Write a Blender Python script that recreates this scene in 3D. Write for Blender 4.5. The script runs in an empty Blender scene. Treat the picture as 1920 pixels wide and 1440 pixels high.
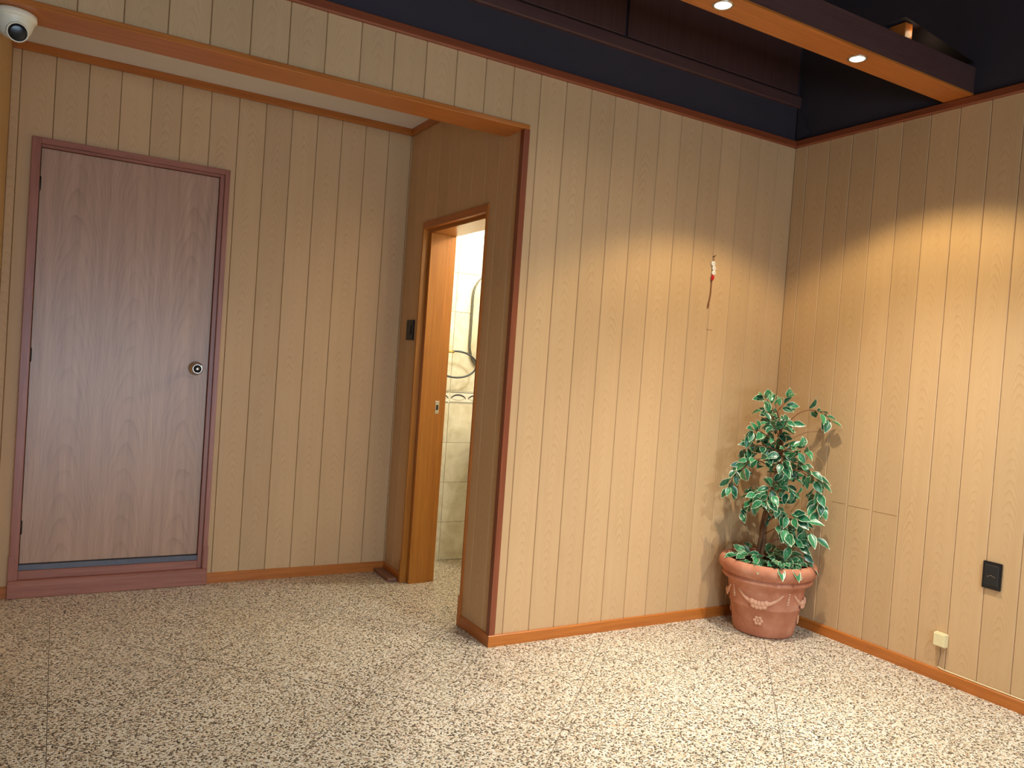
import bpy, bmesh, math, random
from mathutils import Vector, Matrix, Euler
random.seed(7)
SC = bpy.context.scene
COL = SC.collection

# ------------------------------------------------------------------ camera
cam_d = bpy.data.cameras.new('camera'); cam = bpy.data.objects.new('camera', cam_d); COL.objects.link(cam)
cam_d.sensor_fit = 'HORIZONTAL'; cam_d.sensor_width = 36.0; cam_d.lens = 1472.907 * 36.0 / 1920.0; cam_d.clip_start = .02
YAW, PITCH, ROLL = 0.5268, -0.0249, 0.0705
F = Vector((math.sin(YAW)*math.cos(PITCH), math.cos(YAW)*math.cos(PITCH), math.sin(PITCH)))
R0 = Vector((math.cos(YAW), -math.sin(YAW), 0)); U0 = R0.cross(F)
RR = math.cos(ROLL)*R0 + math.sin(ROLL)*U0; UU = -math.sin(ROLL)*R0 + math.cos(ROLL)*U0
m = Matrix((RR, UU, -F)).transposed().to_4x4(); m.translation = Vector((-3.542, -3.103, 1.3))
cam.matrix_world = m
SC.camera = cam

# ------------------------------------------------------------------ world, daylight, exposure
W = bpy.data.worlds.new('world'); SC.world = W; W.use_nodes = True
W.node_tree.nodes['Background'].inputs[0].default_value = (.55, .68, 1.0, 1)
W.node_tree.nodes['Background'].inputs[1].default_value = .6
vs = SC.view_settings
vs.view_transform = 'Standard'; vs.look = 'None'; vs.gamma = 1.0; vs.exposure = 0.07; vs.use_curve_mapping = False
DAY_W, DAY_COL = 150.0, (.56, .77, 1.0)         # daylight through unseen shop-front glass, added low behind the camera for its light
FLOOD_W, FLOOD_COL = 48.0, (1.0, .80, .42)      # recessed downlight by the corner: wide flood
CORE_W, CORE_COL = 132.0, (1.0, .95, .86)       # inner beams of the downlights
THIRD_W, REAR_W, REAR_COL = 10.0, (130.0, 60.0), (.84, .97, 1.0)   # unseen downlights: third of the row, rear pair added to light the room
BATH_W = 42.0
dl = bpy.data.lights.new('daylight', 'AREA'); dl.shape = 'RECTANGLE'; dl.size = 3.6; dl.size_y = 1.2; dl.energy = DAY_W; dl.color = DAY_COL
dlo = bpy.data.objects.new('daylight', dl); COL.objects.link(dlo)
dlo.location = (-3.0, -6.2, .75); dlo.rotation_euler = (math.radians(90), 0, 0)   # points to +Y

# ------------------------------------------------------------------ dimensions (metres; corner of the two panelled walls is the origin)
XA, D = -1.7615, 1.3466          # plane of the passage wall, plane of the rear passage wall
XL = -3.788                      # passage wall on the other side
ZC0, ZC1 = 2.624, 2.663          # crown moulding
ZB = .053                        # baseboard height
ZL0, ZL1 = 2.364, 2.385          # lintel board
TH = .165                        # depth of the opening
BW = .1417                       # width of a panelling board
YB = 1.47                        # tiled bathroom wall
ZTOP = 3.6
XW, YR = -5.4, -6.0              # far ends of the room behind the camera

# ------------------------------------------------------------------ helpers
WLOC = {}
def link(name, me, loc, parent=None, mat=None, smooth=False):
    o = bpy.data.objects.new(name, me); COL.objects.link(o)
    loc = Vector(loc); WLOC[o.name] = loc
    if parent is not None:
        o.parent = parent; o.location = loc - WLOC[parent.name]
    else:
        o.location = loc
    if mat is not None and not me.materials: me.materials.append(mat)
    if smooth:
        for p in me.polygons: p.use_smooth = True
    return o
def from_bm(name, bm, loc, parent=None, mat=None, smooth=False):
    bmesh.ops.recalc_face_normals(bm, faces=bm.faces)
    me = bpy.data.meshes.new(name); bm.to_mesh(me); bm.free()
    return link(name, me, loc, parent, mat, smooth)
def box_bm(bm, x0, x1, y0, y1, z0, z1, bev=0.0, seg=1):
    vs_ = [bm.verts.new((x, y, z)) for x in (x0, x1) for y in (y0, y1) for z in (z0, z1)]
    fs = [bm.faces.new([vs_[i] for i in f]) for f in ((0,1,3,2),(4,6,7,5),(0,4,5,1),(2,3,7,6),(0,2,6,4),(1,5,7,3))]
    if bev > 0:
        es = list({e for f in fs for e in f.edges})
        bmesh.ops.bevel(bm, geom=es, offset=bev, segments=seg, affect='EDGES')
def box(name, x0, x1, y0, y1, z0, z1, mat, parent=None, bev=0.0, seg=1):
    bm = bmesh.new(); c = Vector(((x0+x1)/2, (y0+y1)/2, z0))
    box_bm(bm, x0-c.x, x1-c.x, y0-c.y, y1-c.y, 0, z1-z0, bev, seg)
    return from_bm(name, bm, c, parent, mat)
def prism(name, pts, axis, a0, a1, mat, parent=None, bev=0):
    # polygon pts (2D) extruded along axis from a0 to a1
    def P(p, a): return {'x': (a, p[0], p[1]), 'y': (p[0], a, p[1]), 'z': (p[0], p[1], a)}[axis]
    bm = bmesh.new()
    A = [bm.verts.new(P(p, a0)) for p in pts]; B = [bm.verts.new(P(p, a1)) for p in pts]
    bm.faces.new(A); bm.faces.new(B[::-1]); n = len(pts)
    for i in range(n): bm.faces.new((A[i], A[(i+1)%n], B[(i+1)%n], B[i]))
    if bev: bmesh.ops.bevel(bm, geom=list(bm.edges), offset=bev, segments=1, affect='EDGES')
    lo = Vector([min(v.co[i] for v in bm.verts) for i in range(3)]); hi = Vector([max(v.co[i] for v in bm.verts) for i in range(3)])
    c = Vector(((lo.x+hi.x)/2, (lo.y+hi.y)/2, lo.z))
    for v in bm.verts: v.co -= c
    return from_bm(name, bm, c, parent, mat)
def lathe_bm(bm, prof, seg=48, mat=None, closed=False):
    rings = []
    for r, z in prof:
        if r < 1e-6: rings.append([bm.verts.new((0, 0, z))])
        else: rings.append([bm.verts.new((r*math.cos(2*math.pi*i/seg), r*math.sin(2*math.pi*i/seg), z)) for i in range(seg)])
    for a, b in zip(rings, rings[1:]):
        for i in range(seg):
            j = (i+1) % seg
            if len(a) == 1 and len(b) == 1: continue
            if len(a) == 1: bm.faces.new((a[0], b[j], b[i]))
            elif len(b) == 1: bm.faces.new((a[i], a[j], b[0]))
            else: bm.faces.new((a[i], a[j], b[j], b[i]))
    if mat is not None:
        bmesh.ops.transform(bm, matrix=mat, verts=[v for r in rings for v in r])
def lathe(name, prof, loc, mat, parent=None, seg=48, rot=None, smooth=True):
    bm = bmesh.new(); lathe_bm(bm, prof, seg, rot)
    o = from_bm(name, bm, loc, parent, mat, smooth)
    return o
def tube_bm(bm, pts, rads, seg=8):
    pts = [Vector(p) for p in pts]; rings = []
    prev = None
    for i, p in enumerate(pts):
        t = (pts[min(i+1, len(pts)-1)] - pts[max(i-1, 0)]).normalized()
        a = prev if prev is not None else (Vector((0,0,1)) if abs(t.z) < .9 else Vector((1,0,0)))
        u = (a - t*a.dot(t)).normalized(); w = t.cross(u); prev = u
        r = rads[i] if isinstance(rads, (list, tuple)) else rads
        rings.append([bm.verts.new(p + r*(math.cos(2*math.pi*k/seg)*u + math.sin(2*math.pi*k/seg)*w)) for k in range(seg)])
    for a, b in zip(rings, rings[1:]):
        for k in range(seg): bm.faces.new((a[k], a[(k+1)%seg], b[(k+1)%seg], b[k]))
    bm.faces.new(rings[0][::-1]); bm.faces.new(rings[-1])
def tube(name, pts, rads, mat, parent=None, seg=8):
    bm = bmesh.new(); c = Vector(pts[0])
    tube_bm(bm, [Vector(p)-c for p in pts], rads, seg)
    return from_bm(name, bm, c, parent, mat, True)
def smooth_path(pts, n=6):
    pts = [Vector(p) for p in pts]; out = []
    for i in range(len(pts)-1):
        p0 = pts[max(i-1,0)]; p1 = pts[i]; p2 = pts[i+1]; p3 = pts[min(i+2, len(pts)-1)]
        for k in range(n):
            t = k/n
            out.append(.5*((2*p1)+(-p0+p2)*t+(2*p0-5*p1+4*p2-p3)*t*t+(-p0+3*p1-3*p2+p3)*t**3))
    out.append(pts[-1]); return out
def empty(name, loc):
    o = bpy.data.objects.new(name, None); COL.objects.link(o); o.location = loc; o.empty_display_size = .05
    WLOC[o.name] = Vector(loc); return o
def tag(o, label, cat, group=None):
    o['label'] = label; o['category'] = cat
    if group: o['group'] = group
    return o
def struct(o, label=None):
    o['kind'] = 'structure'
    if label: o['label'] = label
    return o

# ------------------------------------------------------------------ materials
class NT:
    def __init__(s, name):
        s.m = bpy.data.materials.new(name); s.m.use_nodes = True; s.t = s.m.node_tree; s.b = s.t.nodes['Principled BSDF']
    def n(s, kind, **kw):
        nd = s.t.nodes.new(kind)
        for k, v in kw.items(): setattr(nd, k, v)
        return nd
    def l(s, a, b): s.t.links.new(a, b)
    def math(s, op, a, b=None, c=None):
        nd = s.n('ShaderNodeMath', operation=op)
        for i, v in enumerate((a, b, c)):
            if v is None: continue
            if isinstance(v, (int, float)): nd.inputs[i].default_value = v
            else: s.l(v, nd.inputs[i])
        return nd.outputs[0]
    def mix(s, fac, a, b, blend='MIX'):
        nd = s.n('ShaderNodeMix', data_type='RGBA', blend_type=blend)
        for i, v in ((0, fac), (6, a), (7, b)):
            if isinstance(v, (int, float)): nd.inputs[i].default_value = v
            elif isinstance(v, tuple): nd.inputs[i].default_value = (*v, 1)
            else: s.l(v, nd.inputs[i])
        return nd.outputs[2]
    def ramp(s, fac, stops, interp='LINEAR'):
        nd = s.n('ShaderNodeValToRGB'); cr = nd.color_ramp; cr.interpolation = interp
        while len(cr.elements) < len(stops): cr.elements.new(.5)
        for e, (p, c) in zip(cr.elements, stops): e.position = p; e.color = (*c, 1)
        s.l(fac, nd.inputs[0]); return nd.outputs[0]
    def noise(s, vec, scale, detail=2.0, rough=.5, dist=0.0):
        nd = s.n('ShaderNodeTexNoise'); nd.inputs['Scale'].default_value = scale; nd.inputs['Detail'].default_value = detail
        nd.inputs['Roughness'].default_value = rough; nd.inputs['Distortion'].default_value = dist
        if vec is not None: s.l(vec, nd.inputs['Vector'])
        return nd.outputs['Fac']
    def mapping(s, vec, scale=(1,1,1), loc=(0,0,0)):
        nd = s.n('ShaderNodeMapping'); nd.inputs['Scale'].default_value = scale; nd.inputs['Location'].default_value = loc
        s.l(vec, nd.inputs[0]); return nd.outputs[0]
    def bump(s, h, strength=.2, dist=.002):
        nd = s.n('ShaderNodeBump'); nd.inputs['Strength'].default_value = strength; nd.inputs['Distance'].default_value = dist
        s.l(h, nd.inputs['Height']); s.l(nd.outputs[0], s.b.inputs['Normal'])
    def set(s, rough=.5, spec=.5, metal=0.0, color=None, coat=0.0):
        s.b.inputs['Roughness'].default_value = rough; s.b.inputs['Specular IOR Level'].default_value = spec
        s.b.inputs['Metallic'].default_value = metal; s.b.inputs['Coat Weight'].default_value = coat
        if color is not None:
            if isinstance(color, tuple): s.b.inputs['Base Color'].default_value = (*color, 1)
            else: s.l(color, s.b.inputs['Base Color'])
        return s.m
def srgb(r, g, b):
    f = lambda c: (c/255/12.92 if c/255 <= .04045 else ((c/255+.055)/1.055)**2.4)
    return (f(r), f(g), f(b))
def plain(name, col, rough=.5, spec=.5, metal=0.0, noise=0.0, nscale=20):
    t = NT(name)
    if noise:
        tc = t.n('ShaderNodeTexCoord')
        f = t.noise(tc.outputs['Object'], nscale, 4)
        c = t.mix(f, tuple(x*(1-noise) for x in col), tuple(min(1, x*(1+noise)) for x in col))
        return t.set(rough, spec, metal, c)
    return t.set(rough, spec, metal, col)

def veneer(name, base, dark, across, freq, arch, rough, spec, line=.45, streak=.35, per_obj=True, coat=0.0, warp=1.0, leaves=0):
    """Flat-sawn wood with the grain along local Z; `across` is the local axis the board is wide in."""
    t = NT(name); tc = t.n('ShaderNodeTexCoord'); vec = tc.outputs['Object']
    if per_obj:
        oi = t.n('ShaderNodeObjectInfo'); cx = t.n('ShaderNodeCombineXYZ')
        r = t.math('MULTIPLY', oi.outputs['Random'], 37.0)
        t.l(r, cx.inputs[2])
        add = t.n('ShaderNodeVectorMath', operation='ADD'); t.l(vec, add.inputs[0]); t.l(cx.outputs[0], add.inputs[1]); vec2 = add.outputs[0]
    else: vec2 = vec; oi = None
    sep = t.n('ShaderNodeSeparateXYZ'); t.l(vec2, sep.inputs[0])
    u = sep.outputs['X' if across == 'x' else 'Y']; z = sep.outputs['Z']
    if leaves:
        u = t.math('SUBTRACT', t.math('PINGPONG', t.math('ADD', u, 2.0), leaves), leaves*.5)
    low = t.noise(t.mapping(vec2, (1, 1, .55)), 4.0*warp, 2)
    u2 = t.math('ADD', u, t.math('MULTIPLY', t.math('SUBTRACT', low, .5), .05*warp))
    par = t.math('MULTIPLY', t.math('MULTIPLY', u2, u2), arch)
    wob = t.math('MULTIPLY', t.noise(t.mapping(vec2, (6, 6, 1.2)), 6.0, 3), .06)
    field = t.math('ADD', t.math('ADD', z, par), wob)
    s = t.math('FRACT', t.math('MULTIPLY', field, freq))
    ln = t.math('POWER', s, 4.0)
    mask = t.noise(t.mapping(vec2, (2, 2, .8)), 5.0, 2)
    mask = t.n('ShaderNodeMapRange').outputs[0] if False else t.math('MULTIPLY', t.math('SUBTRACT', mask, .3), 2.2)
    ln = t.math('MULTIPLY', t.math('MAXIMUM', mask, 0.0), ln)
    fine = t.noise(t.mapping(vec2, (1, 1, .02)), 260.0, 3, .6)
    med = t.noise(t.mapping(vec2, (1, 1, .05)), 38.0, 3, .55)
    f1 = t.math('ADD', t.math('MULTIPLY', ln, line), t.math('MULTIPLY', t.math('SUBTRACT', med, .5), streak))
    f1 = t.math('ADD', f1, t.math('MULTIPLY', t.math('SUBTRACT', fine, .5), streak*.8))
    f1 = t.math('ADD', f1, .25)
    nd = t.n('ShaderNodeClamp'); t.l(f1, nd.inputs[0])
    c = t.mix(nd.outputs[0], base, dark)
    if oi:
        k = t.math('ADD', t.math('MULTIPLY', oi.outputs['Random'], .10), .95)
        hsv = t.n('ShaderNodeHueSaturation'); t.l(c, hsv.inputs['Color']); t.l(k, hsv.inputs['Value']); c = hsv.outputs[0]
    t.bump(fine, .05, .001)
    return t.set(rough, spec, 0, c, coat)

def trimwood(name, c1, c2, axis, rough=.35, spec=.5, coat=0.0):
    t = NT(name); tc = t.n('ShaderNodeTexCoord')
    s = {'x': (.04, 1, 1), 'y': (1, .04, 1), 'z': (1, 1, .04)}[axis]
    v = t.mapping(tc.outputs['Object'], s)
    a = t.noise(v, 60, 4, .6, .4); b = t.noise(v, 240, 3, .6)
    f = t.math('ADD', t.math('MULTIPLY', a, .7), t.math('MULTIPLY', b, .3))
    c = t.ramp(f, [(.3, c2), (.7, c1)])
    big = t.noise(tc.outputs['Object'], 3, 2)
    c = t.mix(t.math('MULTIPLY', big, .35), c, tuple(x*.75 for x in c1))
    t.bump(b, .05, .001)
    return t.set(rough, spec, 0, c, coat)

PB, PD = srgb(214, 178, 134), srgb(168, 124, 80)
M_PANX = veneer('panel_board_wood_x', PB, PD, 'x', 22, 70, .45, .3, line=.40, streak=.22)
M_PANY = veneer('panel_board_wood_y', PB, PD, 'y', 22, 70, .45, .3, line=.40, streak=.22)
M_DOOR = veneer('door_veneer', srgb(196, 156, 128), srgb(124, 88, 68), 'x', 8, 40, .33, .5, line=.34, streak=.75, per_obj=False, warp=1.6, leaves=.271)
def tri(name, a, b, **k): return {ax: trimwood(name+'_'+ax, a, b, ax, **k) for ax in 'xyz'}
M_TRIM = tri('orange_trim_wood', srgb(202, 120, 50), srgb(160, 86, 28), rough=.32)
M_CROWN = tri('dark_red_trim_wood', srgb(150, 78, 46), srgb(114, 54, 30), rough=.35)
M_FRAME = tri('red_frame_wood', srgb(176, 112, 90), srgb(138, 80, 62), rough=.35)
M_JAMB = tri('honey_jamb_wood', srgb(192, 124, 46), srgb(156, 90, 24), rough=.3)
M_GROOVE = plain('groove_backing', srgb(96, 62, 36), .8)
M_DARKW = {ax: trimwood('dark_painted_wood_'+ax, srgb(92, 62, 57), srgb(74, 47, 43), ax, .55, .35) for ax in 'xyz'}
M_DARK = plain('dark_paint', srgb(56, 49, 55), .65, .3, 0, .12, 6)
M_ALCEIL = plain('ceiling_paint', srgb(236, 230, 222), .8, .2, 0, .05, 3)
M_LEFTW = plain('tan_wall_paint', srgb(206, 166, 110), .6, .3, 0, .06, 5)
M_BLACK = plain('black_plastic', srgb(22, 22, 24), .35, .5)
M_CREAM = plain('cream_plastic', srgb(232, 214, 166), .45, .5, 0, .05, 60)
M_WHITEP = plain('white_plastic', srgb(236, 226, 200), .4, .5)
M_STEEL = plain('brushed_steel', srgb(200, 196, 190), .22, .5, 1.0)
M_DARKM = plain('dark_metal', srgb(52, 44, 40), .4, .5, .8)
M_BRASS = plain('brass', srgb(214, 176, 96), .25, .5, 1.0)
M_PORC = plain('porcelain', srgb(240, 238, 232), .12, .5)
M_GROUT = plain('tile_grout', srgb(170, 162, 140), .8)
M_WIRE = plain('grey_brown_wire', srgb(132, 104, 74), .5)

def tile_mat():
    t = NT('bathroom_tile'); tc = t.n('ShaderNodeTexCoord'); oi = t.n('ShaderNodeObjectInfo')
    cx = t.n('ShaderNodeCombineXYZ'); t.l(t.math('MULTIPLY', oi.outputs['Random'], 20.0), cx.inputs[0])
    add = t.n('ShaderNodeVectorMath', operation='ADD'); t.l(tc.outputs['Object'], add.inputs[0]); t.l(cx.outputs[0], add.inputs[1])
    f = t.noise(add.outputs[0], 9, 5, .6, .6)
    return t.set(.22, .5, 0, t.ramp(f, [(.3, srgb(206, 198, 172)), (.55, srgb(226, 220, 200)), (.75, srgb(238, 234, 218))]))
M_TILE = tile_mat()
M_TILEB = plain('border_tile', srgb(240, 236, 222), .2, .5, 0, .05, 14)
M_TILEG = plain('border_tile_grey', srgb(74, 74, 80), .3)
M_TILEP = plain('border_tile_pale_grey', srgb(206, 202, 190), .3)

def terrazzo(name, tint=(1,1,1)):
    t = NT(name); tc = t.n('ShaderNodeTexCoord'); v = tc.outputs['Object']
    nz = t.n('ShaderNodeTexNoise'); nz.inputs['Scale'].default_value = 90; t.l(v, nz.inputs['Vector'])
    mx = t.n('ShaderNodeVectorMath', operation='MULTIPLY_ADD'); t.l(nz.outputs['Color'], mx.inputs[0]); mx.inputs[1].default_value = (.005,.005,0); t.l(v, mx.inputs[2])
    def vor(scale, vec):
        a = t.n('ShaderNodeTexVoronoi', voronoi_dimensions='2D'); a.inputs['Scale'].default_value = scale; t.l(vec, a.inputs['Vector'])
        sp = t.n('ShaderNodeSeparateColor'); t.l(a.outputs['Color'], sp.inputs[0]); return a, sp
    a, sa = vor(170, mx.outputs[0])
    cream = srgb(236, 224, 204); white = srgb(250, 246, 236); tan = srgb(212, 196, 166); pink = srgb(208, 172, 148); grey = srgb(140, 131, 116); dk = srgb(66, 59, 52); blk = srgb(38, 34, 34)
    base = t.ramp(sa.outputs[0], [(0, cream), (.22, white), (.42, tan), (.56, cream), (.62, pink), (.67, grey), (.775, dk), (.92, blk)], 'CONSTANT')
    edge = t.n('ShaderNodeTexVoronoi', voronoi_dimensions='2D', feature='DISTANCE_TO_EDGE'); edge.inputs['Scale'].default_value = 170; t.l(mx.outputs[0], edge.inputs['Vector'])
    lt = t.math('LESS_THAN', edge.outputs['Distance'], .07)
    b2, sb = vor(420, v)
    matrix = t.ramp(sb.outputs[0], [(0, srgb(204, 188, 160)), (.4, srgb(148, 134, 114)), (.7, srgb(222, 208, 182)), (.88, srgb(92, 82, 70))], 'CONSTANT')
    c = t.mix(lt, base, matrix)
    big = t.noise(v, 1.6, 3)
    c = t.mix(t.math('MULTIPLY', big, .55), c, srgb(196, 176, 152), 'MULTIPLY')
    r = t.math('ADD', t.math('MULTIPLY', t.noise(v, 5, 3), .12), .26)
    t.l(r, t.b.inputs['Roughness'])
    m_ = t.set(.3, .4, 0, c); t.l(r, t.b.inputs['Roughness']); return m_
M_TERR = terrazzo('terrazzo')
M_STRIP = plain('terrazzo_divider', srgb(112, 100, 86), .4)
M_GRAN = plain('grey_granite', srgb(96, 96, 106), .4, .5, 0, .5, 220)

def terracotta():
    t = NT('terracotta'); tc = t.n('ShaderNodeTexCoord')
    f = t.noise(tc.outputs['Object'], 9, 5, .6, .3); g = t.noise(tc.outputs['Object'], 120, 3)
    c = t.ramp(f, [(.25, srgb(166, 100, 72)), (.55, srgb(190, 126, 97)), (.8, srgb(210, 158, 130))])
    t.bump(g, .15, .002)
    return t.set(.75, .25, 0, c)
M_TERRA = terracotta()
M_TERRAP = plain('terracotta_pale', srgb(216, 164, 134), .75, .25, 0, .08, 40)
M_BARK = trimwood('bark', srgb(120, 84, 56), srgb(72, 46, 30), 'z', .7, .2)
M_TWIG = plain('twig', srgb(128, 76, 48), .6, .3, 0, .2, 40)
M_DRYTWIG = plain('dry_twig', srgb(176, 136, 86), .6, .3)
M_SOIL = plain('moss_soil', srgb(46, 40, 28), .95, .1, 0, .4, 60)
def leafmat():
    t = NT('variegated_leaf'); at = t.n('ShaderNodeAttribute'); at.attribute_name = 'inner'; tc = t.n('ShaderNodeTexCoord'); oi = t.n('ShaderNodeObjectInfo')
    nz = t.noise(tc.outputs['Object'], 130, 2, .5)
    cx = t.math('ADD', at.outputs['Fac'], t.math('MULTIPLY', t.math('SUBTRACT', nz, .5), .55))
    isl = t.n('ShaderNodeNewGeometry'); green = t.mix(t.math('FRACT', t.math('ADD', oi.outputs['Random'], isl.outputs['Random Per Island'])), srgb(8, 72, 50), srgb(56, 136, 84))
    patch = t.noise(tc.outputs['Object'], 60, 2)
    green = t.mix(t.math('MULTIPLY', t.math('GREATER_THAN', patch, .56), .5), green, srgb(92, 152, 112))
    f = t.ramp(cx, [(.24, (0,0,0)), (.36, (1,1,1))])
    c = t.mix(f, srgb(226, 228, 190), green)
    t.b.inputs['Subsurface Weight'].default_value = 0
    return t.set(.32, .6, 0, c)
M_LEAF = leafmat()
def emit(name, col, st):
    t = NT(name); e = t.n('ShaderNodeEmission'); e.inputs[0].default_value = (*col, 1); e.inputs[1].default_value = st
    t.l(e.outputs[0], t.t.nodes['Material Output'].inputs[0]); return t.m
M_GLOW_W = emit('lamp_glow_cool', (1, .97, .95), 14)
M_GLOW_Y = emit('lamp_glow_warm', (1, .93, .72), 14)
def glassmat():
    t = NT('window_glass'); tr = t.n('ShaderNodeBsdfTransparent'); gl = t.n('ShaderNodeBsdfGlossy'); gl.inputs['Roughness'].default_value = .02
    mx = t.n('ShaderNodeMixShader'); mx.inputs[0].default_value = .06; t.l(tr.outputs[0], mx.inputs[1]); t.l(gl.outputs[0], mx.inputs[2])
    t.l(mx.outputs[0], t.t.nodes['Material Output'].inputs[0]); return t.m
M_GLASS = glassmat()
M_MIRROR = plain('mirror_silver', (.93, .93, .88), .03, .5, 1.0)
M_MIREDGE = plain('mirror_edge', srgb(120, 120, 116), .25, .5, .8)

# ------------------------------------------------------------------ floor
floor = struct(box('floor', XW-.15, .15, YR-.15, YB+.1, -.08, 0, M_TERR))
# thin divider strips set flush into the terrazzo: a border strip and a diamond grid
def strip(p, q, w=.0026):
    p, q = Vector((*p, 0)), Vector((*q, 0)); d = (q-p).normalized(); n = Vector((-d.y, d.x, 0))*w/2
    bm = bmesh.new(); c = (p+q)/2
    lo = [bm.verts.new(v-c+Vector((0,0,-.004))) for v in (p-n, q-n, q+n, p+n)]; hi = [bm.verts.new(v-c+Vector((0,0,.0006))) for v in (p-n, q-n, q+n, p+n)]
    bm.faces.new(hi); bm.faces.new(lo[::-1])
    for i in range(4): bm.faces.new((lo[i], lo[(i+1)%4], hi[(i+1)%4], hi[i]))
    from_bm('divider_strip', bm, c, floor, M_STRIP)
strip((-3.509, 1.0), (-3.509, -3.0))
def diag(c, kind, xmin, xmax, ymin, ymax):
    # kind '-' : x - y = c ; '+' : x + y = c ; clipped to the rectangle
    pts = []
    for x in (xmin, xmax):
        y = x - c if kind == '-' else c - x
        if ymin <= y <= ymax: pts.append((x, y))
    for y in (ymin, ymax):
        x = y + c if kind == '-' else c - y
        if xmin < x < xmax: pts.append((x, y))
    if len(pts) >= 2: strip(pts[0], pts[1])
for c in (0.0, -1.085, -2.15, -3.22): diag(c, '-', -3.5, -.3, -3.0, -.1 if c > -2 else .6)
strip((-2.05, -.27), (-1.80, -.03))
for c in (-1.62, -2.71, -3.79): diag(c, '+', -3.5, -1.2, -1.2, .55)

# ------------------------------------------------------------------ panelled walls
def board_mesh(w, h, axis):
    """One tongue-and-groove board, face towards -Y (axis x) or -X (axis y), chamfered long edges."""
    g, ch, t = .0009, .0028, .009
    prof = [(-w/2+g, t), (-w/2+g, ch), (-w/2+g+ch, 0), (w/2-g-ch, 0), (w/2-g, ch), (w/2-g, t)]
    bm = bmesh.new()
    if axis == 'x': P = lambda p, z: (p[0], p[1], z)
    else: P = lambda p, z: (p[1], p[0], z)
    A = [bm.verts.new(P(p, 0)) for p in prof]; B = [bm.verts.new(P(p, h)) for p in prof]
    bm.faces.new(A); bm.faces.new(B[::-1]); n = len(prof)
    for i in range(n): bm.faces.new((A[i], A[(i+1)%n], B[(i+1)%n], B[i]))
    bmesh.ops.recalc_face_normals(bm, faces=bm.faces)
    me = bpy.data.meshes.new('wall_board'); bm.to_mesh(me); bm.free()
    me.materials.append(M_PANX if axis == 'x' else M_PANY); return me
CACHE = {}
def board_notched(w, h, axis, side, nw, nh):
    """Board with a rectangular notch (width nw, height nh) at the foot on one side (-1 low edge, +1 high edge)."""
    g, ch, t = .0009, .0028, .009
    bm = bmesh.new()
    P = (lambda p, z: (p[0], p[1], z)) if axis == 'x' else (lambda p, z: (p[1], p[0], z))
    full = [(-w/2+g, t), (-w/2+g, ch), (-w/2+g+ch, 0), (w/2-g-ch, 0), (w/2-g, ch), (w/2-g, t)]
    if side < 0: low = [(-w/2+nw, t), (-w/2+nw, 0)] + full[3:]
    else: low = full[:3] + [(w/2-nw, 0), (w/2-nw, t)]
    for prof, z0, z1 in ((low, 0, nh), (full, nh, h)):
        A = [bm.verts.new(P(p, z0)) for p in prof]; B = [bm.verts.new(P(p, z1)) for p in prof]
        bm.faces.new(A); bm.faces.new(B[::-1]); n = len(prof)
        for i in range(n): bm.faces.new((A[i], A[(i+1)%n], B[(i+1)%n], B[i]))
    bmesh.ops.recalc_face_normals(bm, faces=bm.faces)
    me = bpy.data.meshes.new('wall_board'); bm.to_mesh(me); bm.free()
    me.materials.append(M_PANX if axis == 'x' else M_PANY); return me
def boards(wall, axis, plane, ref, a0, a1, opening, z0, z1):
    """Row of boards between a0 and a1 along the wall; ref is the position of one groove; opening = (lo, hi, top) or None."""
    e = ref + math.floor((a0-ref)/BW)*BW
    while e < a1 - 1e-4:
        lo, hi = max(e, a0), min(e+BW, a1); e += BW
        if hi-lo < .004: continue
        c = (lo+hi)/2; zf = z0
        if opening and lo >= opening[0]-1e-4 and hi <= opening[1]+1e-4: zf = opening[2]
        if opening and lo < opening[0] < hi: me = board_notched(hi-lo, z1-z0, axis, 1, hi-opening[0], opening[2]-z0)
        elif opening and lo < opening[1] < hi: me = board_notched(hi-lo, z1-z0, axis, -1, opening[1]-lo, opening[2]-z0)
        else:
            key = (axis, round(hi-lo, 4), round(z1-zf, 4))
            if key not in CACHE: CACHE[key] = board_mesh(hi-lo, z1-zf, axis)
            me = CACHE[key]
        link('wall_board', me, (c, plane, zf) if axis == 'x' else (plane, c, zf), wall)
T0 = .009
def wall_from(name, boxes, mat):
    bm = bmesh.new()
    for b in boxes: box_bm(bm, *b)
    lo = Vector([min(v.co[i] for v in bm.verts) for i in range(3)]); hi = Vector([max(v.co[i] for v in bm.verts) for i in range(3)])
    c = Vector(((lo.x+hi.x)/2, (lo.y+hi.y)/2, lo.z))
    for v in bm.verts: v.co -= c
    return struct(from_bm(name, bm, c, None, mat))
# front wall with the wide opening
wall_front = wall_from('wall_front', [(XA+.012, .15, T0, TH, 0, ZC1), (XL, XA+.012, T0, TH, ZL1, ZC1), (XW, XL, T0, TH, 0, ZC1)], M_GROOVE)
boards(wall_front, 'x', 0, -1.695, XW, .006, (XL, XA+.02, ZL1), ZB, ZC0)
# right wall
wall_right = wall_from('wall_right', [(T0, .15, YR, T0-.0005, 0, ZC1)], M_GROOVE)
boards(wall_right, 'y', 0, -.371, -4.4, -.0003, None, ZB, ZC0)
# old dents: a broken joint line across three boards of the right wall, a scuff on the front wall
M_SCUFF = plain('scuff', srgb(150, 108, 68), .7)
for ya, yb, za, zb_ in ((-.500, -.420, .702, .704), (-.640, -.520, .700, .701), (-.790, -.662, .699, .700)):
    prism('dent', [(ya, zb_-.0012), (yb, za-.0012), (yb, za+.0012), (ya, zb_+.0012)], 'x', -.0004, .002, M_SCUFF, wall_right)
prism('scuff_mark', [(-.573, 1.5565), (-.530, 1.5545), (-.530, 1.5575), (-.573, 1.5595)], 'y', -.0004, .002, M_SCUFF, wall_front)
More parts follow.
